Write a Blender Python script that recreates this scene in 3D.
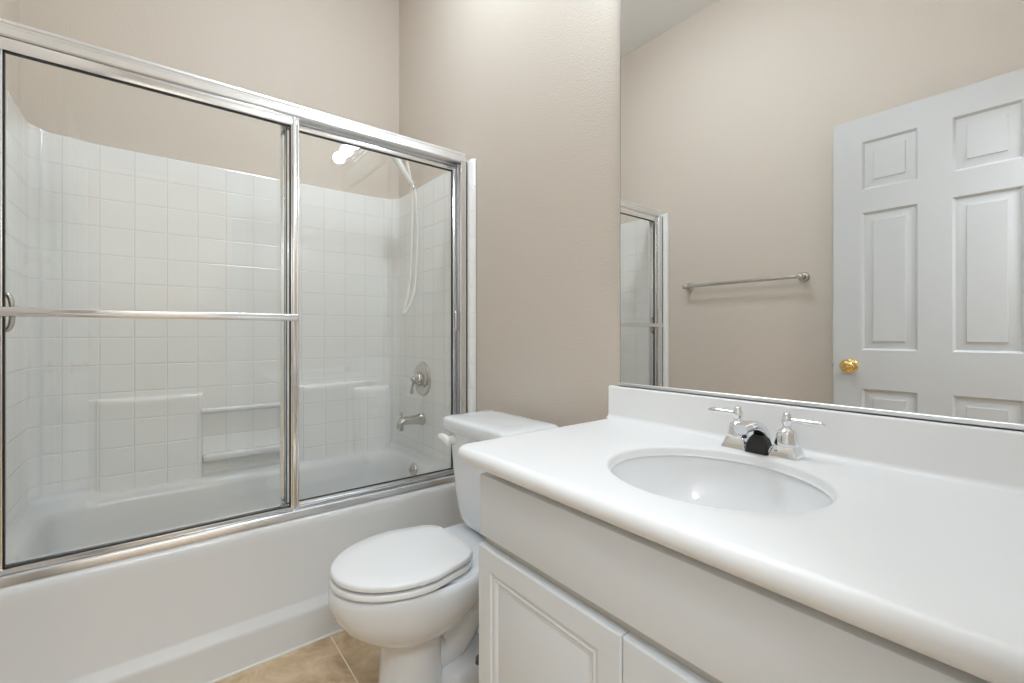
import bpy, bmesh, math, random
from mathutils import Vector, Matrix

for _o in list(bpy.data.objects):
    bpy.data.objects.remove(_o, do_unlink=True)
SC = bpy.context.scene
COL = SC.collection
PI = math.pi

# ------------------------------------------------------------------ camera
cam_data = bpy.data.cameras.new('camera')
cam_data.sensor_width = 36.0
cam_data.lens = 36.0 * 450.38 / 1024.0
cam_data.shift_y = -7.475 / 1024.0
cam_data.clip_start = 0.02
cam = bpy.data.objects.new('camera', cam_data)
cam.location = (2.490, -1.120, 1.060)
cam.rotation_euler = (PI / 2, 0, math.radians(51.716))
COL.objects.link(cam)
SC.camera = cam

# ------------------------------------------------------------------ world, exposure
world = bpy.data.worlds.new('world')
world.use_nodes = True
world.node_tree.nodes['Background'].inputs[0].default_value = (0.9, 0.95, 1.0, 1)
world.node_tree.nodes['Background'].inputs[1].default_value = 0.4
SC.world = world
SC.view_settings.view_transform = 'Standard'
SC.view_settings.look = 'None'
SC.view_settings.gamma = 1.0
SC.view_settings.use_curve_mapping = False
SC.view_settings.exposure = 0.09
SC.cycles.use_denoising = True
SC.cycles.max_bounces = 16
SC.cycles.diffuse_bounces = 8
SC.cycles.transparent_max_bounces = 16
SC.cycles.sample_clamp_indirect = 4.0

BULB_STRENGTH = 58.0
CEILING_FILL_STRENGTH = 55.0
HALL_FILL_WATTS = 44.0

# added fill light outside the open doorway, unseen, to brighten the bathroom
hl = bpy.data.lights.new('hallway_fill_light', 'AREA')
hl.energy = HALL_FILL_WATTS
hl.shape = 'RECTANGLE'
hl.size = 0.6
hl.size_y = 1.2
hl.color = (0.80, 0.902, 1.0)
hlo = bpy.data.objects.new('hallway_fill_light', hl)
hlo.location = (3.15, -1.08, 2.5)
hlo.rotation_euler = (0, math.radians(35), 0)
COL.objects.link(hlo)


# ------------------------------------------------------------------ materials
def mat(name, color, rough=0.5, metal=0.0, spec=0.5, coat=0.0):
    m = bpy.data.materials.new(name)
    m.use_nodes = True
    b = m.node_tree.nodes['Principled BSDF']
    b.inputs['Base Color'].default_value = (*color, 1)
    b.inputs['Roughness'].default_value = rough
    b.inputs['Metallic'].default_value = metal
    b.inputs['Specular IOR Level'].default_value = spec
    b.inputs['Coat Weight'].default_value = coat
    return m


def srgb(r, g, b):
    def f(c):
        c /= 255.0
        return c / 12.92 if c <= 0.04045 else ((c + 0.055) / 1.055) ** 2.4
    return (f(r), f(g), f(b))


def nd(m, kind, **kw):
    n = m.node_tree.nodes.new(kind)
    for k, v in kw.items():
        setattr(n, k, v)
    return n


def lk(m, a, ao, b, bi):
    m.node_tree.links.new(a.outputs[ao], b.inputs[bi])


def bsdf(m):
    return m.node_tree.nodes['Principled BSDF']


def noise_bump(m, scale, strength, dist=0.002, detail=3.0, stretch=None, rough_var=None):
    tc = nd(m, 'ShaderNodeTexCoord')
    mp = nd(m, 'ShaderNodeMapping')
    if stretch:
        mp.inputs['Scale'].default_value = stretch
    n = nd(m, 'ShaderNodeTexNoise')
    n.inputs['Scale'].default_value = scale
    n.inputs['Detail'].default_value = detail
    bp = nd(m, 'ShaderNodeBump')
    bp.inputs['Strength'].default_value = strength
    bp.inputs['Distance'].default_value = dist
    lk(m, tc, 'Object', mp, 'Vector')
    lk(m, mp, 'Vector', n, 'Vector')
    lk(m, n, 'Fac', bp, 'Height')
    lk(m, bp, 'Normal', bsdf(m), 'Normal')
    return n, bp


def math_node(m, op, a=None, b=None, va=None, vb=None, clamp=False):
    n = nd(m, 'ShaderNodeMath', operation=op, use_clamp=clamp)
    if a is not None:
        m.node_tree.links.new(a, n.inputs[0])
    elif va is not None:
        n.inputs[0].default_value = va
    if b is not None:
        m.node_tree.links.new(b, n.inputs[1])
    elif vb is not None:
        n.inputs[1].default_value = vb
    return n.outputs[0]


def grid_dist(m, coord, pitch, origin):
    """distance (m) to the nearest grid line along one coordinate socket"""
    s = math_node(m, 'SUBTRACT', coord, None, vb=origin)
    s = math_node(m, 'DIVIDE', s, None, vb=pitch)
    s = math_node(m, 'ADD', s, None, vb=0.5)
    s = math_node(m, 'FRACT', s)
    s = math_node(m, 'SUBTRACT', s, None, vb=0.5)
    s = math_node(m, 'ABSOLUTE', s)
    return math_node(m, 'MULTIPLY', s, None, vb=pitch)


# wall paint: beige with an orange-peel texture
M_wall = mat('beige_wall_paint', srgb(211, 201, 189), rough=0.55, spec=0.3)
noise_bump(M_wall, 170.0, 0.35, dist=0.004, detail=2.0)
M_ceil = mat('white_ceiling_paint', srgb(232, 232, 230), rough=0.8, spec=0.2)
noise_bump(M_ceil, 120.0, 0.3, dist=0.004)
M_trim = mat('white_trim_paint', srgb(232, 232, 230), rough=0.35)
M_door = mat('white_door_paint', srgb(203, 204, 204), rough=0.35)
noise_bump(M_door, 30.0, 0.12, dist=0.002, detail=4.0, stretch=(6.0, 6.0, 0.7))
M_cab = mat('white_cabinet_paint', srgb(230, 234, 238), rough=0.38)
noise_bump(M_cab, 14.0, 0.05, dist=0.002, detail=3.0, stretch=(0.8, 4.0, 4.0))
M_cab_in = mat('cabinet_face_frame', srgb(205, 202, 196), rough=0.45)
M_marble = mat('white_cultured_marble', srgb(238, 238, 238), rough=0.32, spec=0.5)
_n, _b = noise_bump(M_marble, 5.0, 0.04, dist=0.004, detail=2.0)
M_porc = mat('white_porcelain', srgb(232, 235, 238), rough=0.08, spec=0.55, coat=0.3)
M_basin = mat('white_basin_porcelain', srgb(240, 241, 242), rough=0.06, spec=0.6, coat=0.3)
M_seat = mat('white_seat_plastic', srgb(235, 235, 235), rough=0.22)
M_tub = mat('white_tub_gelcoat', srgb(222, 223, 223), rough=0.14, spec=0.5)
M_caulk = mat('white_caulk', srgb(225, 222, 214), rough=0.5)
M_chrome = mat('polished_chrome', (0.86, 0.87, 0.88), rough=0.06, metal=1.0)
M_frame = mat('bright_anodised_aluminium', (0.89, 0.90, 0.915), rough=0.20, metal=1.0)
M_header = mat('satin_aluminium', (0.89, 0.90, 0.91), rough=0.36, metal=1.0)
M_nickel = mat('satin_nickel', (0.62, 0.60, 0.56), rough=0.24, metal=1.0)
M_brass = mat('polished_brass', (0.85, 0.60, 0.22), rough=0.12, metal=1.0)
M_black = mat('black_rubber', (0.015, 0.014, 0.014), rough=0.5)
M_white_plastic = mat('white_plastic', srgb(236, 235, 230), rough=0.25)
M_bolt_shade = mat('dark_steel_and_shade', (0.25, 0.25, 0.25), rough=0.35, metal=1.0)  # floor bolts, and the dark strip drawn as shade beside the mirror

# moulded tile surround: white gelcoat with a pressed grid of tile joints
TILE_Z, TILE_H = 0.1122, 0.1085
M_tile = mat('white_moulded_tile', srgb(231, 231, 228), rough=0.13, spec=0.55)


def build_tile():
    m = M_tile
    tc = nd(m, 'ShaderNodeTexCoord')
    sp = nd(m, 'ShaderNodeSeparateXYZ')
    lk(m, tc, 'Object', sp, 'Vector')
    dz = grid_dist(m, sp.outputs['Z'], TILE_Z, 1.83)
    dy = grid_dist(m, sp.outputs['Y'], TILE_H, -1.41)
    dx = grid_dist(m, sp.outputs['X'], TILE_H, 0.145)
    d = math_node(m, 'MINIMUM', dz, dy)
    d = math_node(m, 'MINIMUM', d, dx)
    mr = nd(m, 'ShaderNodeMapRange', interpolation_type='SMOOTHSTEP')
    mr.inputs['From Min'].default_value = 0.0005
    mr.inputs['From Max'].default_value = 0.0042
    m.node_tree.links.new(d, mr.inputs['Value'])
    n = nd(m, 'ShaderNodeTexNoise')
    n.inputs['Scale'].default_value = 28.0
    n.inputs['Detail'].default_value = 1.0
    lk(m, tc, 'Object', n, 'Vector')
    w = math_node(m, 'MULTIPLY', n.outputs['Fac'], None, vb=0.10)
    h = math_node(m, 'ADD', mr.outputs['Result'], w)
    bp = nd(m, 'ShaderNodeBump')
    bp.inputs['Strength'].default_value = 0.5
    bp.inputs['Distance'].default_value = 0.0022
    m.node_tree.links.new(h, bp.inputs['Height'])
    lk(m, bp, 'Normal', bsdf(m), 'Normal')
    mx = nd(m, 'ShaderNodeMix', data_type='RGBA')
    mx.inputs['A'].default_value = (*srgb(231, 231, 229), 1)
    mx.inputs['B'].default_value = (*srgb(238, 238, 236), 1)
    m.node_tree.links.new(mr.outputs['Result'], mx.inputs['Factor'])
    m.node_tree.links.new(mx.outputs['Result'], bsdf(m).inputs['Base Color'])


build_tile()

# floor: large tan stone-look tiles with light grout
M_floor = mat('tan_stone_tile', srgb(190, 160, 122), rough=0.4)


def build_floor():
    m = M_floor
    tc = nd(m, 'ShaderNodeTexCoord')
    sp = nd(m, 'ShaderNodeSeparateXYZ')
    lk(m, tc, 'Object', sp, 'Vector')
    d = math_node(m, 'MINIMUM', grid_dist(m, sp.outputs['X'], 0.45, 1.235),
                  grid_dist(m, sp.outputs['Y'], 0.45, -0.640))
    mr = nd(m, 'ShaderNodeMapRange', interpolation_type='SMOOTHSTEP')
    mr.inputs['From Min'].default_value = 0.0015
    mr.inputs['From Max'].default_value = 0.0030
    m.node_tree.links.new(d, mr.inputs['Value'])
    n1 = nd(m, 'ShaderNodeTexNoise')
    n1.inputs['Scale'].default_value = 9.0
    n1.inputs['Detail'].default_value = 7.0
    n1.inputs['Roughness'].default_value = 0.65
    n1.inputs['Distortion'].default_value = 0.6
    lk(m, tc, 'Object', n1, 'Vector')
    cr = nd(m, 'ShaderNodeValToRGB')
    cr.color_ramp.elements[0].position = 0.32
    cr.color_ramp.elements[0].color = (*srgb(166, 140, 108), 1)
    cr.color_ramp.elements[1].position = 0.68
    cr.color_ramp.elements[1].color = (*srgb(220, 199, 169), 1)
    e = cr.color_ramp.elements.new(0.5)
    e.color = (*srgb(198, 172, 138), 1)
    lk(m, n1, 'Fac', cr, 'Fac')
    mx = nd(m, 'ShaderNodeMix', data_type='RGBA')
    mx.inputs['A'].default_value = (*srgb(226, 212, 188), 1)
    m.node_tree.links.new(mr.outputs['Result'], mx.inputs['Factor'])
    m.node_tree.links.new(cr.outputs['Color'], mx.inputs['B'])
    m.node_tree.links.new(mx.outputs['Result'], bsdf(m).inputs['Base Color'])
    bp = nd(m, 'ShaderNodeBump')
    bp.inputs['Strength'].default_value = 0.4
    bp.inputs['Distance'].default_value = 0.002
    h = math_node(m, 'ADD', mr.outputs['Result'],
                  math_node(m, 'MULTIPLY', n1.outputs['Fac'], None, vb=0.5))
    m.node_tree.links.new(h, bp.inputs['Height'])
    lk(m, bp, 'Normal', bsdf(m), 'Normal')


build_floor()


def make_glass():
    m = bpy.data.materials.new('clear_shower_glass')
    m.use_nodes = True
    nt = m.node_tree
    nt.nodes.remove(nt.nodes['Principled BSDF'])
    out = nt.nodes['Material Output']
    tr = nd(m, 'ShaderNodeBsdfTransparent')
    tr.inputs[0].default_value = (0.992, 0.996, 0.991, 1)
    gl = nd(m, 'ShaderNodeBsdfGlossy')
    gl.inputs['Roughness'].default_value = 0.0
    gl.inputs[0].default_value = (1, 1, 1, 1)
    # Schlick reflectance of a thin pane, the same from both of its sides
    ge = nd(m, 'ShaderNodeNewGeometry')
    dp = nd(m, 'ShaderNodeVectorMath', operation='DOT_PRODUCT')
    lk(m, ge, 'Normal', dp, 0)
    lk(m, ge, 'Incoming', dp, 1)
    c = math_node(m, 'ABSOLUTE', dp.outputs['Value'])
    c = math_node(m, 'SUBTRACT', None, c, va=1.0, clamp=True)
    c = math_node(m, 'POWER', c, None, vb=5.0)
    c = math_node(m, 'MULTIPLY', c, None, vb=0.96)
    c = math_node(m, 'ADD', c, None, vb=0.04, clamp=True)
    mx = nd(m, 'ShaderNodeMixShader')
    m.node_tree.links.new(c, mx.inputs[0])
    lk(m, tr, 0, mx, 1)
    lk(m, gl, 0, mx, 2)
    lk(m, mx, 0, out, 'Surface')
    return m


M_glass = make_glass()
M_mirror = mat('mirror_silver', (0.862, 0.860, 0.850), rough=0.0, metal=1.0)


def make_emit(name, color, strength):
    m = bpy.data.materials.new(name)
    m.use_nodes = True
    nt = m.node_tree
    nt.nodes.remove(nt.nodes['Principled BSDF'])
    e = nd(m, 'ShaderNodeEmission')
    e.inputs[0].default_value = (*color, 1)
    e.inputs[1].default_value = strength
    lk(m, e, 0, nt.nodes['Material Output'], 'Surface')
    return m


M_bulb = make_emit('glowing_bulb', (0.80, 0.902, 1.0), BULB_STRENGTH)
M_diffuser = make_emit('added_light_diffuser', (0.80, 0.902, 1.0), CEILING_FILL_STRENGTH)


# ------------------------------------------------------------------ mesh helpers
def obj(name, bm, m, parent=None, smooth=35):
    bmesh.ops.recalc_face_normals(bm, faces=bm.faces[:])
    me = bpy.data.meshes.new(name)
    bm.to_mesh(me)
    bm.free()
    for mm in (m if isinstance(m, (list, tuple)) else [m]):
        me.materials.append(mm)
    if smooth:
        for p in me.polygons:
            p.use_smooth = True
        me.set_sharp_from_angle(angle=math.radians(smooth))
    o = bpy.data.objects.new(name, me)
    COL.objects.link(o)
    if parent is not None:
        o.parent = parent
        o.matrix_parent_inverse = Matrix.Translation(parent.location).inverted() if parent.type == 'EMPTY' else Matrix()
    return o


def thing(name, label, cat, loc, group=None):
    o = bpy.data.objects.new(name, None)
    o.empty_display_size = 0.05
    o.location = loc
    COL.objects.link(o)
    return tag(o, label, cat, group)


def tag(o, label, cat, group=None):
    o['label'] = label
    o['category'] = cat
    if group:
        o['group'] = group
    return o


def struct(name, bm, m, label=None, cat=None, smooth=35, parent=None):
    o = obj(name, bm, m, parent, smooth)
    if parent is None:
        o['kind'] = 'structure'
    if label:
        o['label'] = label
        o['category'] = cat
    return o


def box(bm, x0, x1, y0, y1, z0, z1, bev=0.0, seg=2):
    r = bmesh.ops.create_cube(bm, size=1.0)
    vs = r['verts']
    for v in vs:
        v.co = Vector((x0 + (v.co.x + .5) * (x1 - x0), y0 + (v.co.y + .5) * (y1 - y0), z0 + (v.co.z + .5) * (z1 - z0)))
    if bev > 0:
        es = list({e for v in vs for e in v.link_edges})
        bmesh.ops.bevel(bm, geom=es, offset=bev, segments=seg, affect='EDGES', profile=0.5)
    return bm


def loft(bm, rings, closed=True, cap0=False, cap1=False):
    """rings: lists of the same number of points"""
    vr = [[bm.verts.new(p) for p in r] for r in rings]
    n = len(vr[0])
    for a, b in zip(vr[:-1], vr[1:]):
        for i in range(n if closed else n - 1):
            j = (i + 1) % n
            try:
                bm.faces.new((a[i], a[j], b[j], b[i]))
            except ValueError:
                pass
    if cap0:
        bm.faces.new(list(reversed(vr[0])))
    if cap1:
        bm.faces.new(vr[-1])
    return vr


def tube(bm, pts, r, n=12, cap=True):
    """round tube along points; r a number or a list"""
    pts = [Vector(p) for p in pts]
    rs = r if isinstance(r, (list, tuple)) else [r] * len(pts)
    rings = []
    up = Vector((0, 0, 1))
    prev = None
    for i, p in enumerate(pts):
        t = (pts[min(i + 1, len(pts) - 1)] - pts[max(i - 1, 0)]).normalized()
        if prev is None:
            a = up if abs(t.dot(up)) < 0.9 else Vector((1, 0, 0))
            u = t.cross(a).normalized()
        else:
            u = (prev - t * prev.dot(t)).normalized()
        prev = u
        w = t.cross(u)
        rings.append([p + (u * math.cos(2 * PI * k / n) + w * math.sin(2 * PI * k / n)) * rs[i] for k in range(n)])
    loft(bm, rings, True, cap, cap)
    return bm


def smooth_path(pts, sub=6):
    """Catmull-Rom through the points"""
    P = [Vector(p) for p in pts]
    out = []
    for i in range(len(P) - 1):
        p0 = P[max(i - 1, 0)]
        p1, p2 = P[i], P[i + 1]
        p3 = P[min(i + 2, len(P) - 1)]
        for k in range(sub):
            t = k / sub
            out.append(0.5 * ((2 * p1) + (-p0 + p2) * t + (2 * p0 - 5 * p1 + 4 * p2 - p3) * t * t + (-p0 + 3 * p1 - 3 * p2 + p3) * t ** 3))
    out.append(P[-1])
    return out


def lathe(bm, prof, origin, axis, n=32, cap0=True, cap1=True):
    """prof: (radius, distance along axis)"""
    ax = Vector(axis).normalized()
    a = Vector((0, 0, 1)) if abs(ax.z) < 0.9 else Vector((1, 0, 0))
    u = ax.cross(a).normalized()
    w = ax.cross(u)
    O = Vector(origin)
    rings = [[O + ax * h + (u * math.cos(2 * PI * k / n) + w * math.sin(2 * PI * k / n)) * max(r, 1e-4) for k in range(n)] for r, h in prof]
    loft(bm, rings, True, cap0, cap1)
    return bm


def ball(bm, c, rx, ry=None, rz=None, u=24, v=16):
    ry = rx if ry is None else ry
    rz = rx if rz is None else rz
    bmesh.ops.create_uvsphere(bm, u_segments=u, v_segments=v, radius=1.0,
                              matrix=Matrix.Translation(c) @ Matrix.Diagonal((rx, ry, rz, 1)))
    return bm


def rrect(x0, x1, y0, y1, z, r, n=12, m=10):
    """rounded rectangle with a fixed point count (CCW from the +x,-y corner); r a number or four radii (x1y0, x1y1, x0y1, x0y0)"""
    rr = r if isinstance(r, (list, tuple)) else [r] * 4
    cs = [(x1, y0, -1, 1, -PI / 2), (x1, y1, -1, -1, 0), (x0, y1, 1, -1, PI / 2), (x0, y0, 1, 1, PI)]
    pts = []
    arcs = []
    for (cx, cy, sx, sy, a0), q in zip(cs, rr):
        q = max(q, 1e-4)
        arcs.append([Vector((cx + sx * q + q * math.cos(a0 + PI / 2 * k / n), cy + sy * q + q * math.sin(a0 + PI / 2 * k / n), z)) for k in range(n + 1)])
    for i in range(4):
        pts += arcs[i]
        a, b = arcs[i][-1], arcs[(i + 1) % 4][0]
        pts += [a.lerp(b, k / m) for k in range(1, m)]
    return pts


def ellipse_matched(cx, cy, rx, ry, z, like):
    """an ellipse with one point per point of the outline 'like', in matching directions"""
    out = []
    for p in like:
        a = math.atan2((p.y - cy) / ry, (p.x - cx) / rx)
        out.append(Vector((cx + rx * math.cos(a), cy + ry * math.sin(a), z)))
    return out


# ------------------------------------------------------------------ room shell
RX, RY, RZ = 2.50, -1.524, 3.05        # inner faces: x 0..RX, y RY..0, z 0..RZ
HX = 3.60                              # far wall of the hallway


def room():
    bm = bmesh.new(); box(bm, -0.1, HX + .1, RY - .1, 0.1, -0.1, 0.0)
    struct('floor', bm, M_floor, 'tan stone-look tile floor with pale grout lines beside white tub', 'floor', smooth=0)
    bm = bmesh.new(); box(bm, -0.1, HX + .1, RY - .1, 0.1, RZ, RZ + .1)
    struct('ceiling', bm, M_ceil, 'white textured ceiling seen in the mirror', 'ceiling', smooth=0)
    bm = bmesh.new(); box(bm, -0.1, HX + .1, 0, 0.1, 0, RZ)
    struct('wall_back', bm, M_wall, 'beige textured wall behind toilet, vanity mirror and shower valve', 'wall', smooth=0)
    bm = bmesh.new(); box(bm, -0.1, 0, RY, 0, 0, RZ)
    struct('wall_left', bm, M_wall, 'beige wall above the tiled long side of the tub', 'wall', smooth=0)
    bm = bmesh.new(); box(bm, -0.1, HX + .1, RY - .1, RY, 0, RZ)
    struct('wall_front', bm, M_wall, 'beige wall with towel bar, seen in the mirror', 'wall', smooth=0)
    d0, d1, dh = -1.466, -0.715, 2.065
    bm = bmesh.new()
    box(bm, RX, RX + .11, RY, d0, 0, RZ)
    box(bm, RX, RX + .11, d1, 0, 0, RZ)
    box(bm, RX, RX + .11, d0, d1, dh, RZ)
    struct('wall_right', bm, M_wall, 'beige wall with the open doorway beside the vanity', 'wall', smooth=0)
    bm = bmesh.new(); box(bm, HX, HX + .1, RY, 0, 0, RZ)
    struct('wall_hall', bm, M_wall, 'beige hallway wall beyond the doorway', 'wall', smooth=0)
    bm = bmesh.new()
    box(bm, RX - .001, RX + .111, d0, d0 + .015, 0, dh)
    box(bm, RX - .001, RX + .111, d1 - .018, d1, 0, dh)
    box(bm, RX - .001, RX + .111, d0, d1, dh - .015, dh)
    box(bm, RX - .013, RX, d1 - .005, d1 + .06, 0, dh + .06, .003)
    box(bm, RX - .013, RX, d0 - .05, d0 + .005, 0, dh + .06, .003)
    box(bm, RX - .013, RX, d0 - .05, d1 + .06, dh - .005, dh + .06, .003)
    struct('trim_1', bm, M_trim, 'white casing around the doorway', 'door casing', smooth=0)
    bm = bmesh.new(); box(bm, 0.86, 1.63, -.012, 0, 0, .085, .003)
    struct('baseboard_back', bm, M_trim, 'white baseboard behind the toilet', 'baseboard', smooth=0)
    bm = bmesh.new(); box(bm, 0.86, RX - .014, RY, RY + .012, 0, .085, .003)
    struct('baseboard_front', bm, M_trim, 'white baseboard under the towel bar', 'baseboard', smooth=0)


room()


# ------------------------------------------------------------------ six-panel door, open flat against the front wall
def raised_panel(bm, x0, x1, z0, z1, yf, into, prof):
    """concentric rectangles: prof = (inset, depth below the face); 'into' is the y direction into the slab"""
    rings = []
    for ins, dep in prof:
        y = yf + into * dep
        rings.append([Vector((x0 + ins, y, z0 + ins)), Vector((x1 - ins, y, z0 + ins)),
                      Vector((x1 - ins, y, z1 - ins)), Vector((x0 + ins, y, z1 - ins))])
    loft(bm, rings, True, False, True)


def panel_slab(bm, xs, zs, cells, yf, into, prof):
    """front face of a slab cut by grid lines xs, zs; the cells listed get a raised panel"""
    for i in range(len(xs) - 1):
        for k in range(len(zs) - 1):
            if (i, k) in cells:
                raised_panel(bm, xs[i], xs[i + 1], zs[k], zs[k + 1], yf, into, prof)
            else:
                q = [bm.verts.new((x, yf, z)) for x, z in ((xs[i], zs[k]), (xs[i + 1], zs[k]), (xs[i + 1], zs[k + 1]), (xs[i], zs[k + 1]))]
                bm.faces.new(q)


def door():
    X0, X1, YF, YB = 1.756, 2.467, -1.420, -1.455
    Z0, Z1 = 0.012, 2.046
    bm = bmesh.new()
    xs = [X0, X0 + .110, X0 + .302, X0 + .408, X0 + .600, X1]
    zs = [Z0, 0.225, 0.812, 0.987, 1.612, 1.715, 1.934, Z1]
    cells = {(i, k) for i in (1, 3) for k in (1, 3, 5)}
    prof = [(0, 0), (.009, .0100), (.014, .0100), (.040, .0040), (.0415, .0010), (.043, .0010)]
    panel_slab(bm, xs, zs, cells, YF, -1, prof)
    panel_slab(bm, xs, zs, cells, YB, 1, prof)
    for (a, b) in (((X0, Z0), (X1, Z0)), ((X1, Z0), (X1, Z1)), ((X1, Z1), (X0, Z1)), ((X0, Z1), (X0, Z0))):
        bm.faces.new([bm.verts.new(p) for p in ((a[0], YF, a[1]), (b[0], YF, b[1]), (b[0], YB, b[1]), (a[0], YB, a[1]))])
    bmesh.ops.remove_doubles(bm, verts=bm.verts[:], dist=1e-5)
    d = struct('door_1', bm, M_door, 'white six-panel door with brass knob, seen in the mirror', 'door', smooth=20)
    kx, kz = X0 + .066, 0.913
    for side, yf in ((1, YF), (-1, YB)):
        b = bmesh.new()
        s = 1 if side == 1 else 0.72
        prof_k = [(.031, 0), (.031, .003), (.026, .008), (.013, .011), (.011, .022), (.015, .027), (.024, .034), (.0285, .044), (.0285, .050), (.024, .058), (.013, .064), (.004, .0655)]
        lathe(b, [(r, h * s) for r, h in prof_k], (kx, yf, kz), (0, side, 0), 32)
        struct('door_knob', b, M_brass, parent=d)
    b = bmesh.new(); box(b, X0 - .0015, X0 + .001, YB + .006, YF - .006, kz - .028, kz + .028, .0004, 1)
    box(b, X0 - .008, X0, YB + .011, YF - .013, kz - .008, kz + .008, .002, 1)
    struct('latch', b, M_brass, parent=d)
    for z in (0.22, 1.03, 1.83):
        b = bmesh.new(); lathe(b, [(.006, -.045), (.006, .045)], (X1 + .008, YF + .004, z), (0, 0, 1), 12)
        box(b, X1 - .001, X1 + .008, YF - .03, YF + .003, z - .044, z + .044)
        struct('hinge', b, M_brass, parent=d)


door()


# ------------------------------------------------------------------ one-piece bathtub with moulded tile surround
RIM = 0.420
SZ1 = 1.83


def tub():
    root = thing('bathtub_surround', 'white one-piece bathtub and moulded tile surround behind sliding glass doors', 'bathtub', (0.42, -0.762, 0))
    bm = bmesh.new()
    y0, y1 = RY + .003, -.003
    R = []
    R.append(rrect(.20, .60, -1.25, -.26, .088, .10))
    R.append(rrect(.17, .63, -1.30, -.21, .095, .12))
    R.append(rrect(.145, .655, -1.35, -.165, .13, .13))
    R.append(rrect(.115, .680, -1.415, -.115, .30, .15))
    R.append(rrect(.108, .688, -1.43, -.10, .380, .155))
    R.append(rrect(.098, .696, -1.442, -.09, .408, .160))
    R.append(rrect(.080, .712, -1.458, -.074, RIM, .165))
    R.append(rrect(.003, .770, y0, y1, RIM, .002))
    front = [(.784, RIM - .001), (.793, RIM - .005), (.800, RIM - .013), (.804, RIM - .026), (.806, RIM - .045),
             (.820, .142), (.823, .134), (.839, .112), (.842, .106), (.843, .098), (.849, .006), (.850, 0.0)]
    for x, z in front:
        R.append(rrect(.003, x, y0, y1, z, .002))
    loft(bm, R, True, True, False)
    obj('bathtub', bm, M_tub, root, 40)

    # tiled panels: a U in plan with rounded inside corners, rolled front edges and top edge
    def plan(t):
        # t = stand-off of the panel face from the studs
        r = .055
        x0 = t
        xf = .815
        pts = []
        pts.append((xf, RY + .002))
        pts.append((xf - .002, RY + t * .55))
        pts.append((xf - .010, RY + t * .90))
        pts.append((xf - .022, RY + t))
        for k in range(5):
            pts.append((xf - .022 - (k + 1) / 6 * (xf - .022 - x0 - r), RY + t))
        for k in range(9):
            a = -PI / 2 - PI / 2 * k / 8
            pts.append((x0 + r + r * math.cos(a), RY + t + r + r * math.sin(a)))
        for k in range(9):
            pts.append((x0, RY + t + r + (k + 1) / 10 * (-RY - 2 * t - 2 * r)))
        for k in range(9):
            a = PI - PI / 2 * k / 8
            pts.append((x0 + r + r * math.cos(a), -t - r + r * math.sin(a)))
        for k in range(5):
            pts.append((x0 + r + (k + 1) / 6 * (xf - .022 - x0 - r), -t))
        pts.append((xf - .022, -t))
        pts.append((xf - .010, -t * .90))
        pts.append((xf - .002, -t * .55))
        pts.append((xf, -.002))
        return pts
    bm = bmesh.new()
    rings = []
    for t, z in ((.030, RIM - .004), (.030, 1.0), (.030, SZ1 - .014), (.027, SZ1 - .005), (.018, SZ1 - .0005), (.002, SZ1)):
        ring = []
        for x, y in plan(t):
            q = min(1.0, max(0.0, 1 - min(y - RY - .03, -.03 - y) / .10))   # the top edge lifts towards the corners
            ring.append(Vector((x, y, z + ((.020 if y < -.76 else .012) * q * q * (3 - 2 * q) if z > 1.5 else 0))))
        rings.append(ring)
    loft(bm, rings, False)
    for s, ya in ((1, RY + .002), (-1, -.002)):
        yb = ya + s * .028
        box(bm, .780, .814, min(ya, yb), max(ya, yb), 0.0, RIM + .002, .006)
    obj('tile_wall', bm, M_tile, root, 40)

    # cove where the deck meets the tiled walls
    bm = bmesh.new()
    rings = []
    for k in range(6):
        a = PI / 2 * k / 5
        t = .030 + .028 * (1 - math.sin(a))
        z = RIM + .028 * (1 - math.cos(a)) - .0005
        rings.append([Vector((min(x, .70), y, z)) for x, y in plan(t)])
    loft(bm, rings, False)
    obj('deck_cove', bm, M_tub, root, 60)

    # moulded ledges of the long wall
    def bump(name, ya, yb, za, zb, dep, m=M_tile, bev=.012):
        b = bmesh.new()
        box(b, .026, .030 + dep, ya, yb, za, zb, bev, 4)
        obj(name, b, m, root, 40)
    bump('soap_shelf', -.957, -.640, .488, .520, .050, M_tub, .010)

    def swell(name, stations, zt, m=M_tile):
        # a ledge moulded out of the wall: stations of (y, stand-off), sloping top with a rounded nose
        b = bmesh.new()
        rings = []
        for y, d in stations:
            x = .0295
            rings.append([Vector((x, y, RIM - .002)), Vector((x + d * .9, y, RIM - .002)), Vector((x + d, y, zt - .035)), Vector((x + d, y, zt - .022)), Vector((x + d * .93, y, zt - .010)),
                          Vector((x + d * .80, y, zt - .003)), Vector((x + d * .45, y, zt)), Vector((x, y, zt + .002))])
        loft(b, rings, True, True, True)
        obj(name, b, m, root, 50)
    swell('soap_ledge', [(-1.335, .000), (-1.315, .006), (-1.298, .016), (-1.280, .022), (-1.25, .025), (-.975, .025), (-.962, .022), (-.957, .014), (-.956, .0)], .795)
    swell('soap_ledge', [(-.641, .0), (-.640, .020), (-.634, .032), (-.620, .036), (-.40, .034), (-.33, .028), (-.26, .016), (-.19, .006), (-.12, .0)], .802)
    swell('corner_shelf', [(-.300, .0), (-.280, .030), (-.22, .042), (-.15, .042), (-.09, .040)], .770)
    b = bmesh.new()   # white grab bar in the recess between the ledges
    tube(b, [(.068, -.965, .716), (.068, -.63, .716)], .013, 14)
    obj('grab_bar', b, M_tub, root)
    b = bmesh.new()
    tube(b, [(.852, RY + .004, .002), (.852, -.004, .002)], .005, 8)
    obj('caulk_bead', b, M_caulk, root)


tub()


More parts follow.
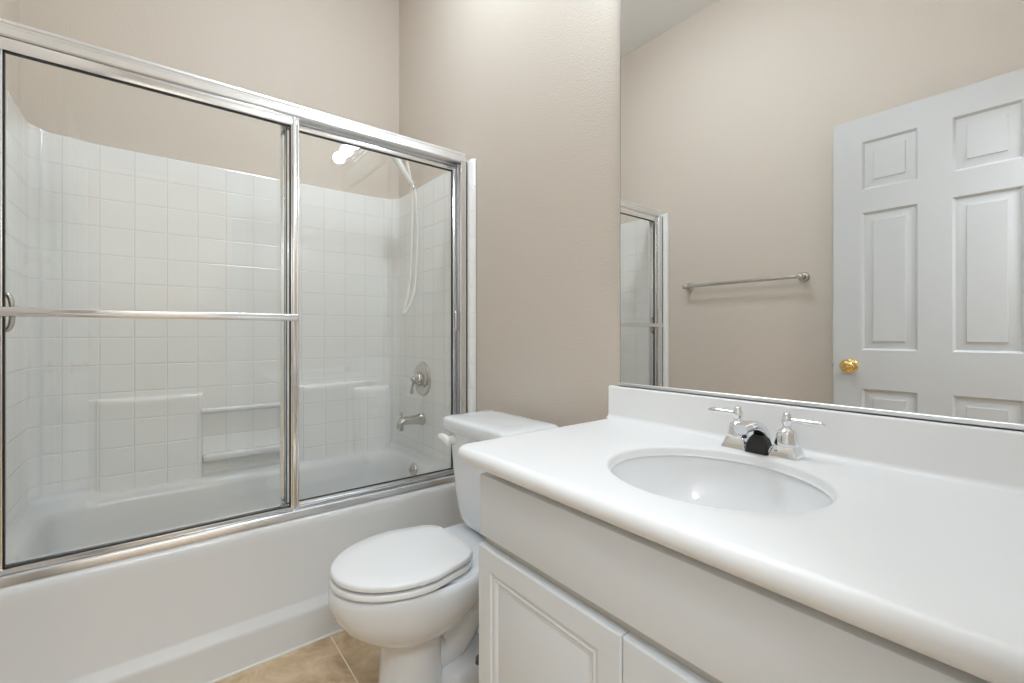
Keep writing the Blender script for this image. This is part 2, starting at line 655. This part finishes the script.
# ------------------------------------------------------------------ sliding glass shower doors
def shower_doors():  # frame and panel coordinates scaled about the camera; ends kept at the walls
    ya, yb = RY + .031, -.031
    root = thing('sliding_shower_door', 'chrome-framed sliding glass shower doors standing on the tub rim', 'shower door', (.72, -.762, RIM))
    # header: stepped profile swept along y
    prof = [(.714, 1.827), (.714, 1.866), (.722, 1.873), (.766, 1.873), (.773, 1.869), (.775, 1.862), (.771, 1.859), (.771, 1.853),
            (.776, 1.849), (.776, 1.831), (.773, 1.826), (.764, 1.824), (.764, 1.834), (.726, 1.834), (.726, 1.827)]
    bm = bmesh.new()
    loft(bm, [[Vector((x, y, z)) for x, z in prof] for y in (ya, yb)], True, True, True)
    obj('header_rail', bm, M_header, root, 25)
    z = RIM
    prof = [(.706, z), (.706, z + .027), (.712, z + .029), (.718, z + .027), (.718, z + .008), (.746, z + .008), (.746, z + .023), (.751, z + .025),
            (.754, z + .023), (.754, z + .008), (.780, z + .008), (.780, z + .019), (.784, z + .022), (.789, z + .019), (.795, z + .005), (.795, z - .001)]
    bm = bmesh.new()
    loft(bm, [[Vector((x, y, z)) for x, z in prof] for y in (ya, yb)], True, True, True)
    obj('bottom_track', bm, M_frame, root, 25)
    for y, s, k in ((ya, 1, 1.9), (yb, -1, 1.35)):
        bm = bmesh.new()
        for xa, xb, w in ((.706, .790, .006), (.706, .714, .020), (.742, .754, .020), (.780, .790, .024)):
            y2 = y + s * w * k
            box(bm, xa, xb, min(y, y2), max(y, y2), RIM + .007, 1.827, .0015, 1)
        obj('wall_jamb', bm, M_frame, root, 25)
    def leaf(x, y0, y1, outside):
        wr = .027 if outside else .016
        wl = .018
        bm = bmesh.new()
        box(bm, x - .0025, x + .0025, y0 + .006, y1 - .006, .442, 1.816)
        g = obj('door_panel', bm, M_glass, root, 0)
        g['label'] = 'outer glass panel with towel bar' if outside else 'inner glass panel nearest the shower valve'
        # rails with a dark vinyl glazing bead against the glass
        tz = (1.790, 1.823) if outside else (1.794, 1.819)
        for z0, z1, nm in ((tz[0], tz[1], 'top_rail'), (.432, .455, 'bottom_rail')):
            b = bmesh.new(); box(b, x - .010, x + .010, y0, y1, z0, z1, .003)
            obj(nm, b, M_frame, g, 30)
        for e, (a, c) in enumerate(((y0, y0 + wl), (y1 - wr, y1))):
            b = bmesh.new()
            box(b, x - .011, x + .007, a, c, .432, tz[1], .003)
            if e == 1 and outside:
                box(b, x + .004, x + .013, a + .004, c - .010, .434, tz[1] - .002, .003)
                box(b, x + .004, x + .011, c - .008, c, .434, tz[1] - .002, .003)
            else:
                box(b, x + .004, x + .011, a + .003, c - .003, .434, tz[1] - .002, .003)
            obj('stile', b, M_frame, g, 30)
        b = bmesh.new()
        q = .0030
        zi0, zi1, yi0, yi1 = .455, tz[0], y0 + wl, y1 - wr
        for (a0, a1, c0, c1) in ((yi0, yi1, zi1 - q, zi1 + .001), (yi0, yi1, zi0 - .001, zi0 + q * .8), (yi0 - .001, yi0 + q, zi0, zi1), (yi1 - q, yi1 + .001, zi0, zi1)):
            box(b, x - .0050, x + .0050, a0, a1, c0, c1)
        obj('glazing_bead', b, M_black, g, 0)
        return g
    XO, XI = .766, .732
    o = leaf(XO, -1.448, -.724, True)
    i = leaf(XI, -.776, -.060, False)
    # towel bar across the outer door, on two end brackets
    b = bmesh.new()
    box(b, .789, .799, -1.484, -.731, 1.105, 1.129, .004, 3)
    box(b, .799, .802, -1.480, -.736, 1.111, 1.116, .001, 1)
    obj('towel_bar', b, M_frame, o, 30)
    for y in (-1.439, -.745):
        b = bmesh.new(); box(b, .775, .792, y - .010, y + .010, 1.107, 1.127, .003)
        obj('bar_bracket', b, M_frame, o, 30)
    # pull loop behind the outer door, seen through the glass
    b = bmesh.new()
    pts = []
    for k in range(21):
        a = -PI / 2 + PI * k / 20
        pts.append((.754, -1.434 + .018 * abs(math.cos(a)) ** .5, 1.117 + .047 * (math.sin(a) if abs(math.sin(a)) > 0 else 0)))
    tube(b, smooth_path(pts, 2), .0065, 10)
    obj('pull_handle', b, M_nickel, o, 60)
    b = bmesh.new()
    pts = [(.745, -.070, 1.162), (.756, -.070, 1.157), (.758, -.071, 1.146), (.758, -.072, 1.117), (.758, -.071, 1.091), (.756, -.070, 1.079), (.745, -.070, 1.074)]
    tube(b, smooth_path(pts, 5), .0042, 10)
    obj('finger_pull', b, M_frame, i, 60)


shower_doors()


# ------------------------------------------------------------------ tub and shower fittings
def fittings():
    vx, vz = .360, .826
    yw = -.030
    t = thing('shower_valve', 'round satin nickel shower valve with lever on tiled wall', 'shower valve', (vx, yw, vz))
    b = bmesh.new()
    lathe(b, [(.088, 0), (.088, .003), (.084, .008), (.074, .010), (.070, .008), (.052, .009), (.046, .013), (.030, .016)], (vx, yw, vz), (0, -1, 0), 48)
    obj('escutcheon', b, M_nickel, t, 50)
    b = bmesh.new()
    lathe(b, [(.036, .010), (.035, .030), (.030, .040), (.026, .043), (.020, .047), (.014, .050)], (vx, yw, vz), (0, -1, 0), 32)
    ball(b, (vx, yw - .054, vz), .0155)
    tube(b, smooth_path([(vx, yw - .054, vz - .005), (vx - .003, yw - .059, vz - .030), (vx - .005, yw - .062, vz - .058), (vx - .005, yw - .063, vz - .076)], 4),
         [.008] * 4 + [.0075] * 4 + [.0095] * 4 + [.006], 14)
    obj('lever_handle', b, M_nickel, t, 50)

    sx, sz = .355, .618
    t = thing('tub_spout', 'satin nickel tub spout below the shower valve', 'tub spout', (sx, yw, sz))
    b = bmesh.new()
    rings = []
    for y, w, h0, h1 in ((0, .032, -.032, .032), (-.008, .033, -.033, .033), (-.012, .027, -.028, .029), (-.04, .025, -.024, .025), (-.085, .024, -.020, .023),
                         (-.105, .024, -.022, .022), (-.124, .024, -.034, .018), (-.134, .022, -.040, .008), (-.136, .016, -.041, -.004)):
        rings.append([Vector((sx + w * math.cos(2 * PI * k / 24), yw + y, sz + (h0 + h1) / 2 + (h1 - h0) / 2 * math.sin(2 * PI * k / 24))) for k in range(24)])
    loft(b, rings, True, True, True)
    lathe(b, [(.014, 0), (.013, -.024)], (sx, yw - .118, sz - .024), (0, 0, 1), 20)
    obj('spout_body', b, M_nickel, t, 45)
    b = bmesh.new(); lathe(b, [(.004, 0), (.004, .012), (.008, .015), (.0085, .021), (.005, .026)], (sx, yw - .118, sz + .018), (0, 0, 1), 16)
    obj('diverter_knob', b, M_nickel, t, 45)

    t = thing('overflow_plate', 'round satin nickel overflow plate inside the tub end', 'overflow plate', (.40, -.104, .374))
    n = Vector((0, -1, .12)).normalized()
    b = bmesh.new()
    lathe(b, [(.034, 0), (.034, .003), (.031, .008), (.014, .010), (.012, .014), (.004, .015)], (.400, -.101, .374), n, 36)
    obj('plate', b, M_nickel, t, 50)
    b = bmesh.new(); box(b, .397, .403, -.128, -.110, .370, .390, .002)
    obj('trip_lever', b, M_nickel, t, 50)

    hx = .360
    t = thing('hand_shower', 'white hand shower with long white hose on its arm', 'hand shower', (hx, -.002, 2.02))
    b = bmesh.new()
    lathe(b, [(.030, 0), (.029, .004), (.018, .010), (.010, .012)], (hx, -.001, 2.03), (0, -1, 0), 28)
    tube(b, smooth_path([(hx, -.005, 2.03), (hx, -.05, 2.03), (hx, -.085, 2.015), (hx, -.12, 1.985)], 5), .0095, 14)
    obj('shower_arm', b, M_chrome, t, 50)
    b = bmesh.new()
    lathe(b, [(.014, -.02), (.018, -.014), (.018, .012), (.014, .018)], (hx, -.128, 1.975), (0, -.5, -.86), 20)
    box(b, hx - .016, hx + .016, -.178, -.130, 1.935, 1.968, .007, 3)
    obj('holder', b, M_white_plastic, t, 50)
    b = bmesh.new()   # handset: conical grip and round spray face
    p0, p1 = Vector((hx, -.090, 1.822)), Vector((hx, -.195, 1.960))
    ax = (p1 - p0).normalized()
    L = (p1 - p0).length
    lathe(b, [(.010, 0), (.0125, .006), (.0135, .05), (.016, .10), (.019, L)], p0, ax, 24)
    face_n = Vector((0, -.82, -.57)).normalized()
    lathe(b, [(.012, -.020), (.030, -.014), (.041, -.002), (.043, .008), (.040, .013), (.030, .015)], p1 + ax * .025, face_n, 32)
    obj('handset', b, M_white_plastic, t, 50)
    b = bmesh.new()
    lathe(b, [(.010, 0), (.0115, -.003), (.0115, -.016), (.009, -.019)], p0, ax, 20)
    obj('hose_nut', b, M_chrome, t, 50)
    b = bmesh.new()
    pts = [tuple(p0 - ax * .014), (hx, -.072, 1.77), (hx, -.064, 1.66), (hx, -.062, 1.55), (hx, -.066, 1.42), (hx, -.076, 1.30), (hx, -.100, 1.215), (hx - .002, -.122, 1.172),
           (hx - .016, -.128, 1.162), (hx - .028, -.120, 1.180), (hx - .032, -.100, 1.26), (hx - .030, -.085, 1.40), (hx - .024, -.080, 1.60),
           (hx - .016, -.088, 1.80), (hx - .008, -.110, 1.92), (hx, -.130, 1.962)]
    tube(b, smooth_path(pts, 6), .0068, 12)
    obj('hose', b, M_white_plastic, t, 60)


fittings()


# ------------------------------------------------------------------ toilet
TX = 1.240


def egg(yb, yf, hw, z, n=48, p=2.3, flat=0.0, x=TX):
    """elongated bowl outline: yb back, yf front (more negative), widest behind the middle"""
    yc = yb + (yf - yb) * .42
    pts = []
    for k in range(n):
        a = 2 * PI * k / n
        c, s = math.cos(a), math.sin(a)
        ex = 2.0 / p
        cx = math.copysign(abs(c) ** ex, c)
        if s < 0:
            q = 2.0 / 2.05
            sy = -abs(s) ** q
            cx = math.copysign(abs(c) ** q, c)
            y = yc + sy * (yc - yf)
        else:
            q = 2.0 / 11.0 if flat else ex
            sy = abs(s) ** q
            cx = math.copysign(abs(c) ** q, c)
            y = yc + sy * (yb - yc)
            if flat:
                cx *= 1 - flat * sy ** 2
        pts.append(Vector((x + hw * cx, y, z)))
    return pts


def toilet():
    t = thing('toilet', 'white two-piece toilet with closed lid between tub and vanity', 'toilet', (TX, -.38, 0))
    bm = bmesh.new()
    rings = [egg(-.30, -.55, .02, .19), egg(-.29, -.60, .09, .20), egg(-.285, -.70, .140, .32), egg(-.28, -.725, .160, .362), egg(-.27, -.742, .170, .366),
             egg(-.26, -.752, .178, .360), egg(-.25, -.756, .1815, .346), egg(-.255, -.754, .1805, .326), egg(-.275, -.744, .174, .292),
             egg(-.315, -.722, .160, .256), egg(-.355, -.690, .141, .224), egg(-.390, -.655, .118, .200), egg(-.415, -.628, .098, .184),
             egg(-.430, -.614, .087, .168), egg(-.436, -.610, .084, .15), egg(-.434, -.612, .086, .08), egg(-.430, -.616, .091, .03), egg(-.425, -.620, .097, .0)]
    loft(bm, rings, True, True, True)
    # rear of the bowl and its deck under the tank
    rr = []
    for x, y0, y1, z, r in ((.090, -.36, -.08, .21, .03), (.110, -.40, -.068, .28, .04), (.150, -.45, -.06, .325, .06), (.166, -.50, -.055, .350, .07), (.162, -.50, -.06, .366, .07)):
        rr.append(rrect(TX - x, TX + x, y0, y1, z, r, 6, 4))
    loft(bm, rr, True, True, True)
    obj('bowl', bm, M_porc, t, 60)
    # exposed trapway and foot
    bm = bmesh.new()
    path = smooth_path([(TX, -.50, .17), (TX, -.46, .10), (TX, -.41, .085), (TX, -.36, .14), (TX, -.31, .23), (TX, -.255, .255), (TX, -.215, .18), (TX, -.20, .02)], 6)
    tube(bm, path, [.056 + .022 * min(1, i / 24) for i in range(len(path))], 24)
    rr = []
    for g, z in ((0, 0), (0, .030), (-.006, .046), (-.022, .060), (-.045, .066)):
        rr.append(rrect(TX - .116 - g, TX + .116 + g, -.455 - g, -.125 + g, z, .06, 8, 6))
    loft(bm, rr, True, True, True)
    obj('trapway', bm, M_porc, t, 60)
    for s in (-1, 1):
        b = bmesh.new()
        lathe(b, [(.011, 0), (.011, .006), (.0065, .007), (.0065, .016), (.003, .022)], (TX + s * .098, -.345, .050), (0, 0, 1), 16)
        obj('floor_bolt', b, M_bolt_shade, t, 50)
    # seat ring and lid with bumpers between them
    def plate(rings, name, m=M_seat):
        b = bmesh.new()
        rings = [[p + Vector((0, 0, -.006)) for p in r] for r in rings]
        loft(b, rings, True, True, True)
        return obj(name, b, m, t, 40)
    b = bmesh.new()
    out = lambda d, z: egg(-.372 - d * .3, -.752 + d, .177 - d, z, flat=.30)
    inn = lambda d, z: egg(-.415 - d, -.690 + d, .118 - d, z, p=2.1)
    loft(b, [inn(0, .381), inn(-.01, .379), out(.004, .379), out(.0, .382), out(0, .391), out(.003, .395), inn(-.006, .395), inn(0, .392), inn(0, .381)], True)
    bmesh.ops.translate(b, verts=b.verts[:], vec=(0, 0, -.007))
    obj('seat', b, M_seat, t, 45)
    L = lambda d, z: egg(-.366 - d * .3, -.748 + d, .174 - d, z, flat=.33)
    plate([L(.004, .4005), L(0, .4025), L(0, .411), L(.002, .4145), L(.007, .417), L(.05, .4195), L(.10, .4205)], 'lid')
    for (x, y) in ((TX + .02, -.732), (TX + .150, -.56), (TX - .150, -.56), (TX + .095, -.40), (TX - .095, -.40)):
        for z0, z1 in ((.3875, .396), (.364, .373)):
            b = bmesh.new()
            box(b, x - .012, x + .012, y - .006, y + .006, z0, z1, .001, 1)
            obj('bumper', b, M_white_plastic, t)
    for s in (-1, 1):
        b = bmesh.new()
        box(b, TX + s * .062 - .020, TX + s * .062 + .020, -.372, -.350, .365, .388, .006, 3)
        obj('hinge_cap', b, M_seat, t, 50)
    KX = TX - .018
    # tank, tapering downwards, and its lid
    b = bmesh.new()
    rr = []
    for hw, y0, y1, z, r in ((.100, -.235, -.08, .370, .05), (.122, -.250, -.074, .376, .06), (.136, -.261, -.073, .386, .06), (.147, -.268, -.072, .405, .058), (.156, -.273, -.071, .44, .055), (.165, -.277, -.070, .50, .052),
                             (.172, -.279, -.068, .56, .05), (.181, -.282, -.066, .66, .045), (.186, -.285, -.066, .720, .045)):
        rr.append(rrect(KX - hw, KX + hw, y0, y1, z, r, 8, 6))
    loft(b, rr, True, True, True)
    obj('tank', b, M_porc, t, 60)
    b = bmesh.new()
    rr = []
    for g, z in ((-.012, .7105), (-.003, .711), (0, .715), (0, .747), (-.003, .754), (-.010, .7585), (-.022, .7610), (-.06, .763)):
        rr.append(rrect(KX - .203 - g, KX + .203 + g, -.300 - g, -.062 + g, z, .034, 8, 6))
    loft(b, rr, True, True, True)
    obj('tank_lid', b, M_porc, t, 50)
    # flush lever on the front of the tank, at its tub end
    b = bmesh.new()
    lathe(b, [(.019, 0), (.019, .004), (.015, .012), (.012, .022)], (KX - .132, -.2815, .682), (0, -1, 0), 24)
    lv = smooth_path([(KX - .122, -.300, .674), (KX - .140, -.304, .681), (KX - .162, -.308, .687), (KX - .186, -.311, .688)], 4)
    tube(b, lv, [.009, .0125, .0145, .0155, .0155, .0155, .0150, .0145, .014, .0135, .0125, .011, .006][:len(lv)], 14)
    obj('flush_lever', b, M_white_plastic, t, 60)


toilet()


# ------------------------------------------------------------------ vanity
VX0, VX1 = 1.630, RX - .002
YF = -.518           # face frame
YD = -.540           # faces of doors and false front


def vanity():
    t = thing('vanity_cabinet', 'white vanity cabinet with false drawer front and raised panel doors', 'vanity', (2.06, -.26, 0))
    bm = bmesh.new()
    box(bm, VX0, VX0 + .016, YF, -.002, 0.0, .760)          # side
    box(bm, VX1 - .016, VX1, YF, -.002, 0.0, .760)
    box(bm, VX0, VX1, -.012, -.002, .09, .760)              # back
    box(bm, VX0, VX1, YF + .02, -.012, .09, .105)           # bottom
    box(bm, VX0, VX1, YF + .065, YF + .08, 0, .09)          # toe kick
    obj('carcass', bm, M_cab, t, 0)
    bm = bmesh.new()
    box(bm, VX0 + .001, VX0 + .045, YF - .001, YF + .018, .09, .762)
    box(bm, VX1 - .075, VX1, YF - .001, YF + .018, .09, .762)
    box(bm, VX0 + .045, VX1 - .075, YF - .001, YF + .018, .715, .762)
    box(bm, VX0 + .045, VX1 - .075, YF - .001, YF + .018, .570, .625)
    box(bm, VX0 + .045, VX1 - .075, YF - .001, YF + .018, .09, .14)
    obj('face_frame', bm, M_cab_in, t, 0)
    x0, x1 = VX0 + .006, 2.448
    bm = bmesh.new()
    box(bm, x0, x1, YD, YF - .001, .604, .741, .0025, 2)
    obj('false_drawer_front', bm, M_cab, t, 30)
    xm = 2.036
    for a, c in ((VX0, xm - .0012), (xm + .0012, 2.444)):
        bm = bmesh.new()
        Z0, Z1 = .115, .579
        s = .047
        xs = [a + .003, a + s, c - s, c - .003]
        zs = [Z0 + .003, Z0 + s, Z1 - s, Z1 - .003]
        prof = [(0, 0), (.003, .0035), (.009, .0045), (.0135, .0025), (.0165, .0045), (.020, .0075), (.026, .0075), (.030, .0060)]
        panel_slab(bm, xs, zs, {(1, 1)}, YD, 1, prof)
        # rounded outer edge and sides
        R = []
        for g, y in ((.003, YD), (.001, YD + .001), (0, YD + .003), (0, YF - .002)):
            R.append([Vector((a + g, y, Z0 + g)), Vector((c - g, y, Z0 + g)), Vector((c - g, y, Z1 - g)), Vector((a + g, y, Z1 - g))])
        loft(bm, R, True, False, True)
        bmesh.ops.remove_doubles(bm, verts=bm.verts[:], dist=1e-5)
        obj('cabinet_door', bm, M_cab, t, 25)


vanity()

ZC = .803
SINK = (2.060, -.309, .192, .178)
CX0, CY0 = 1.580, -.580      # left edge and front nose of the countertop


def countertop():
    t = thing('countertop', 'glossy white countertop with oval sink cutout and integral backsplash', 'countertop', (2.05, -.28, .763))
    bm = bmesh.new()
    rad = .019
    xr, yb = RX - .001, -.002
    like = rrect(CX0 + rad, xr, CY0 + rad, yb, ZC, [.003, .003, .003, .016], 10, 16)
    cx, cy, rx, ry = SINK
    R = []
    for g, z in ((.004, ZC - .0185), (.0015, ZC - .0175), (0, ZC - .015), (0, ZC - .005), (-.0015, ZC - .0015), (-.005, ZC)):
        R.append(ellipse_matched(cx, cy, rx - g, ry - g, z, like))
    e_in = ellipse_matched(cx, cy, rx + .005, ry + .005, ZC, like)
    for f in (.2, .5, .8):
        R.append([a.lerp(b, f) for a, b in zip(e_in, like)])
    for k in range(13):
        a = PI * k / 12
        o = rad * math.sin(a)
        R.append(rrect(CX0 + rad - o, xr, CY0 + rad - o, yb, ZC - rad + rad * math.cos(a), [.003, .003, .003, .016 + o], 10, 16))
    R.append(ellipse_matched(cx, cy, rx + .024, ry + .024, ZC - 2 * rad, like))
    R.append(ellipse_matched(cx, cy, rx + .022, ry + .022, ZC - .0185, like))
    R.append(ellipse_matched(cx, cy, rx - .004, ry - .004, ZC - .0185, like))
    loft(bm, R, True)
    bmesh.ops.remove_doubles(bm, verts=bm.verts[:], dist=1e-6)
    obj('slab', bm, M_marble, t, 50)
    # backsplash with rounded top edge and a small cove at its foot
    prof = [(-.002, ZC - .004), (-.002, .8985), (-.004, .9005), (-.015, .9005), (-.0185, .8985), (-.020, .895), (-.021, ZC + .012), (-.024, ZC + .005), (-.031, ZC + .0008), (-.034, ZC - .001)]
    b = bmesh.new()
    loft(b, [[Vector((x, y, z)) for y, z in prof] for x in (CX0, CX0 + .0005, xr)], True, True, True)
    obj('backsplash', b, M_marble, t, 40)


countertop()


def sink():
    cx, cy, rx, ry = SINK
    t = thing('sink_basin', 'white oval undermount sink basin set in the countertop', 'sink', (cx, cy, ZC - .18))
    b = bmesh.new()
    n = 64
    el = lambda g, z: [Vector((cx + (rx + g) * math.cos(2 * PI * k / n), cy + (ry + g) * math.sin(2 * PI * k / n), z)) for k in range(n)]
    z0 = ZC - .0200
    # a bowl that rounds down to a flat bottom
    R = [el(.016, z0 - .012), el(.018, z0 - .002), el(.014, z0), el(.004, z0), el(0, z0 - .004)]
    D = .135
    for k in range(1, 12):
        a = PI / 2 * k / 12
        R.append(el(-(1 - math.cos(a) ** .75) * (rx - .028), z0 - .004 - D * math.sin(a) ** 1.0))
    R.append([Vector((cx + .024 * math.cos(2 * PI * k / n), cy + .024 * math.sin(2 * PI * k / n), z0 - .004 - D)) for k in range(n)])
    loft(b, R, True, False, True)
    obj('bowl', b, M_basin, t, 60)
    b = bmesh.new()
    lathe(b, [(.023, 0), (.023, .003), (.019, .004), (.017, .002), (.016, .002), (.014, .006), (.004, .008)], (cx, cy, z0 - .004 - D), (0, 0, 1), 32)
    obj('drain', b, M_chrome, t, 50)


sink()


def faucet():
    fx, fy, z = 2.055, -.082, ZC
    t = thing('faucet', 'chrome two-lever centerset faucet behind the oval sink', 'faucet', (fx, fy, z))
    # base: two tapered square pedestals joined by a low bridge
    b = bmesh.new()
    for s in (-1, 1):
        px = fx + s * .0505
        R = []
        for g, zz in ((0, z), (0, z + .003), (.0075, z + .023), (.010, z + .0255), (.016, z + .0262)):
            R.append(rrect(px - .0275 + g, px + .0275 - g, fy - .026 + g, fy + .026 - g, zz, .003, 3, 3))
        loft(b, R, True, True, True)
    R = []
    for g, zz in ((0, z), (0, z + .004), (.004, z + .014), (.010, z + .017)):
        R.append(rrect(fx - .03, fx + .03, fy - .0235 + g, fy + .0235 - g, zz, .003, 3, 3))
    loft(b, R, True, True, True)
    obj('base', b, M_chrome, t, 30)
    for s in (-1, 1):
        px = fx + s * .0505
        b = bmesh.new()
        lathe(b, [(.0225, .025), (.0232, .028), (.0215, .034), (.0195, .044), (.0188, .050), (.0165, .055), (.0110, .058), (.0085, .062), (.0080, .068),
                  (.0100, .071), (.0112, .076), (.0100, .082), (.0080, .085), (.0085, .0875), (.0060, .0915), (.002, .0925)], (px, fy, z), (0, 0, 1), 32)
        h = obj('handle_hub', b, M_chrome, t, 45)
        b = bmesh.new()
        pts = [(px + s * d, fy - .002 * d / .07, z + .0775 - .05 * max(0, d - .012) ** 1.2) for d in (.004, .012, .022, .034, .046, .056, .063, .068, .070)]
        tube(b, pts, [.0048, .0046, .0050, .0058, .0066, .0070, .0062, .0042, .0015], 14)
        obj('lever', b, M_chrome, h, 60)
    # low arched spout reaching over the basin, with a black block below it
    b = bmesh.new()
    path = [(0, .010, .012), (0, .004, .034), (0, -.014, .052), (0, -.042, .062), (0, -.072, .064), (0, -.098, .061)]
    sp = smooth_path(path, 4)
    R = []
    for i, p in enumerate(sp):
        f = i / (len(sp) - 1)
        w = .0165 - .003 * f
        h = .013 - .003 * f
        tt = (sp[min(i + 1, len(sp) - 1)] - sp[max(i - 1, 0)]).normalized()
        nn = Vector((1, 0, 0)).cross(tt)
        ring = []
        for k in range(20):
            a = 2 * PI * k / 20
            c, s_ = math.cos(a), math.sin(a)
            c = math.copysign(abs(c) ** .7, c); s_ = math.copysign(abs(s_) ** .7, s_)
            ring.append(Vector((fx, fy, z)) + p + Vector((1, 0, 0)) * w * c + nn * h * s_)
        R.append(ring)
    loft(b, R, True, True, True)
    obj('spout', b, M_chrome, t, 45)
    b = bmesh.new()   # black block at the front of the spout's foot
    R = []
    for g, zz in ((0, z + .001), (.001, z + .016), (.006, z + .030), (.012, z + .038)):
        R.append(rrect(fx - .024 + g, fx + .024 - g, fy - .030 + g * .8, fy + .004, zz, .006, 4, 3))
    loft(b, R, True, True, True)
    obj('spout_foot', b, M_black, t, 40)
    b = bmesh.new()
    lathe(b, [(.0085, .010), (.0090, .006), (.0090, .000), (.007, -.002)], (fx, fy - .086, z + .053), (0, 0, 1), 24)
    obj('aerator', b, M_black, t, 45)


faucet()


# ------------------------------------------------------------------ frameless wall mirror
def mirror():
    x0, x1, z0, z1 = 1.615, RX - .004, .905, 2.115
    t = thing('wall_mirror', 'large frameless wall mirror above the vanity backsplash', 'mirror', ((x0 + x1) / 2, -.003, z0))
    b = bmesh.new(); box(b, x0, x1, -.007, -.001, z0, z1)
    obj('mirror_glass', b, M_mirror, t, 0)
    b = bmesh.new()
    box(b, x0 - .001, x1, -.0125, -.0005, z0 - .0045, z0 - .0005, .0008, 1)
    box(b, x0 - .001, x1, -.0125, -.0085, z0 - .0045, z0 + .007, .0008, 1)
    obj('bottom_channel', b, M_header, t, 30)
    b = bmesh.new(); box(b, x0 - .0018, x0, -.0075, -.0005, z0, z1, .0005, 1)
    obj('edge_shadow_strip', b, M_bolt_shade, t, 0)  # dark strip stands in for the shadowed gap along the mirror's edge


mirror()


# ------------------------------------------------------------------ vanity light bar (seen as a reflection in the shower glass)
def light_bar():
    x0, x1, zc = 1.70, 2.325, 2.312
    t = thing('vanity_light', 'chrome vanity light bar with round glowing bulbs above the mirror', 'light fixture', ((x0 + x1) / 2, -.001, zc))
    b = bmesh.new()
    prof = [(-.001, zc - .056), (-.022, zc - .056), (-.030, zc - .048), (-.030, zc - .036), (-.040, zc - .030), (-.040, zc + .030), (-.030, zc + .036), (-.030, zc + .048), (-.022, zc + .056), (-.001, zc + .056)]
    loft(b, [[Vector((x, y, z)) for y, z in prof] for x in (x0, x1)], True, True, True)
    obj('backplate', b, M_chrome, t, 25)
    b = bmesh.new(); box(b, x0, x1 - .02, -.022, -.001, zc - .178, zc - .0575, .003)
    obj('backing_board', b, M_trim, t, 30)
    n = 4
    for k in range(n):
        x = x0 + (x1 - x0) * (k + .5) / n
        b = bmesh.new()
        lathe(b, [(.026, 0), (.026, .008), (.019, .012), (.018, .022)], (x, -.040, zc), (0, -1, 0), 24)
        s = obj('socket', b, M_chrome, t, 50)
        b = bmesh.new()
        lathe(b, [(.014, .018), (.018, .024), (.030, .034), (.038, .050), (.040, .062), (.038, .076), (.030, .090), (.018, .099), (.004, .102)], (x, -.040, zc), (0, -1, 0), 28)
        obj('bulb', b, M_bulb, s, 60)


light_bar()


# ------------------------------------------------------------------ towel bar on the front wall (seen in the mirror)
def towel_bar():
    z, y = 1.354, RY + .055
    xa, xb = .962, 1.598
    t = thing('towel_bar', 'satin nickel towel bar on the beige wall beside the door', 'towel bar', ((xa + xb) / 2, RY, z))
    b = bmesh.new(); tube(b, [(xa, y, z), (xb, y, z)], .0098, 16)
    obj('rod', b, M_nickel, t, 60)
    for x in (xa, xb):
        b = bmesh.new()
        lathe(b, [(.026, 0), (.026, .004), (.022, .010), (.013, .014), (.011, .028), (.014, .038), (.0165, .052), (.016, .064), (.009, .072), (.002, .073)], (x, RY, z), (0, 1, 0), 28)
        obj('post', b, M_nickel, t, 50)


towel_bar()


# ------------------------------------------------------------------ added flush ceiling light, out of view, to brighten the room
def added_ceiling_light():
    c = (1.15, -.52, RZ)
    t = thing('added_ceiling_light', 'added round flush ceiling light, out of view, brightening the room', 'light fixture', c)
    b = bmesh.new(); lathe(b, [(.17, 0), (.17, -.02), (.162, -.024)], c, (0, 0, 1), 40)
    obj('rim', b, M_trim, t, 40)
    b = bmesh.new(); lathe(b, [(.158, -.022), (.150, -.045), (.115, -.068), (.06, -.080), (.004, -.083)], c, (0, 0, 1), 40)
    obj('diffuser', b, M_diffuser, t, 60)


added_ceiling_light()
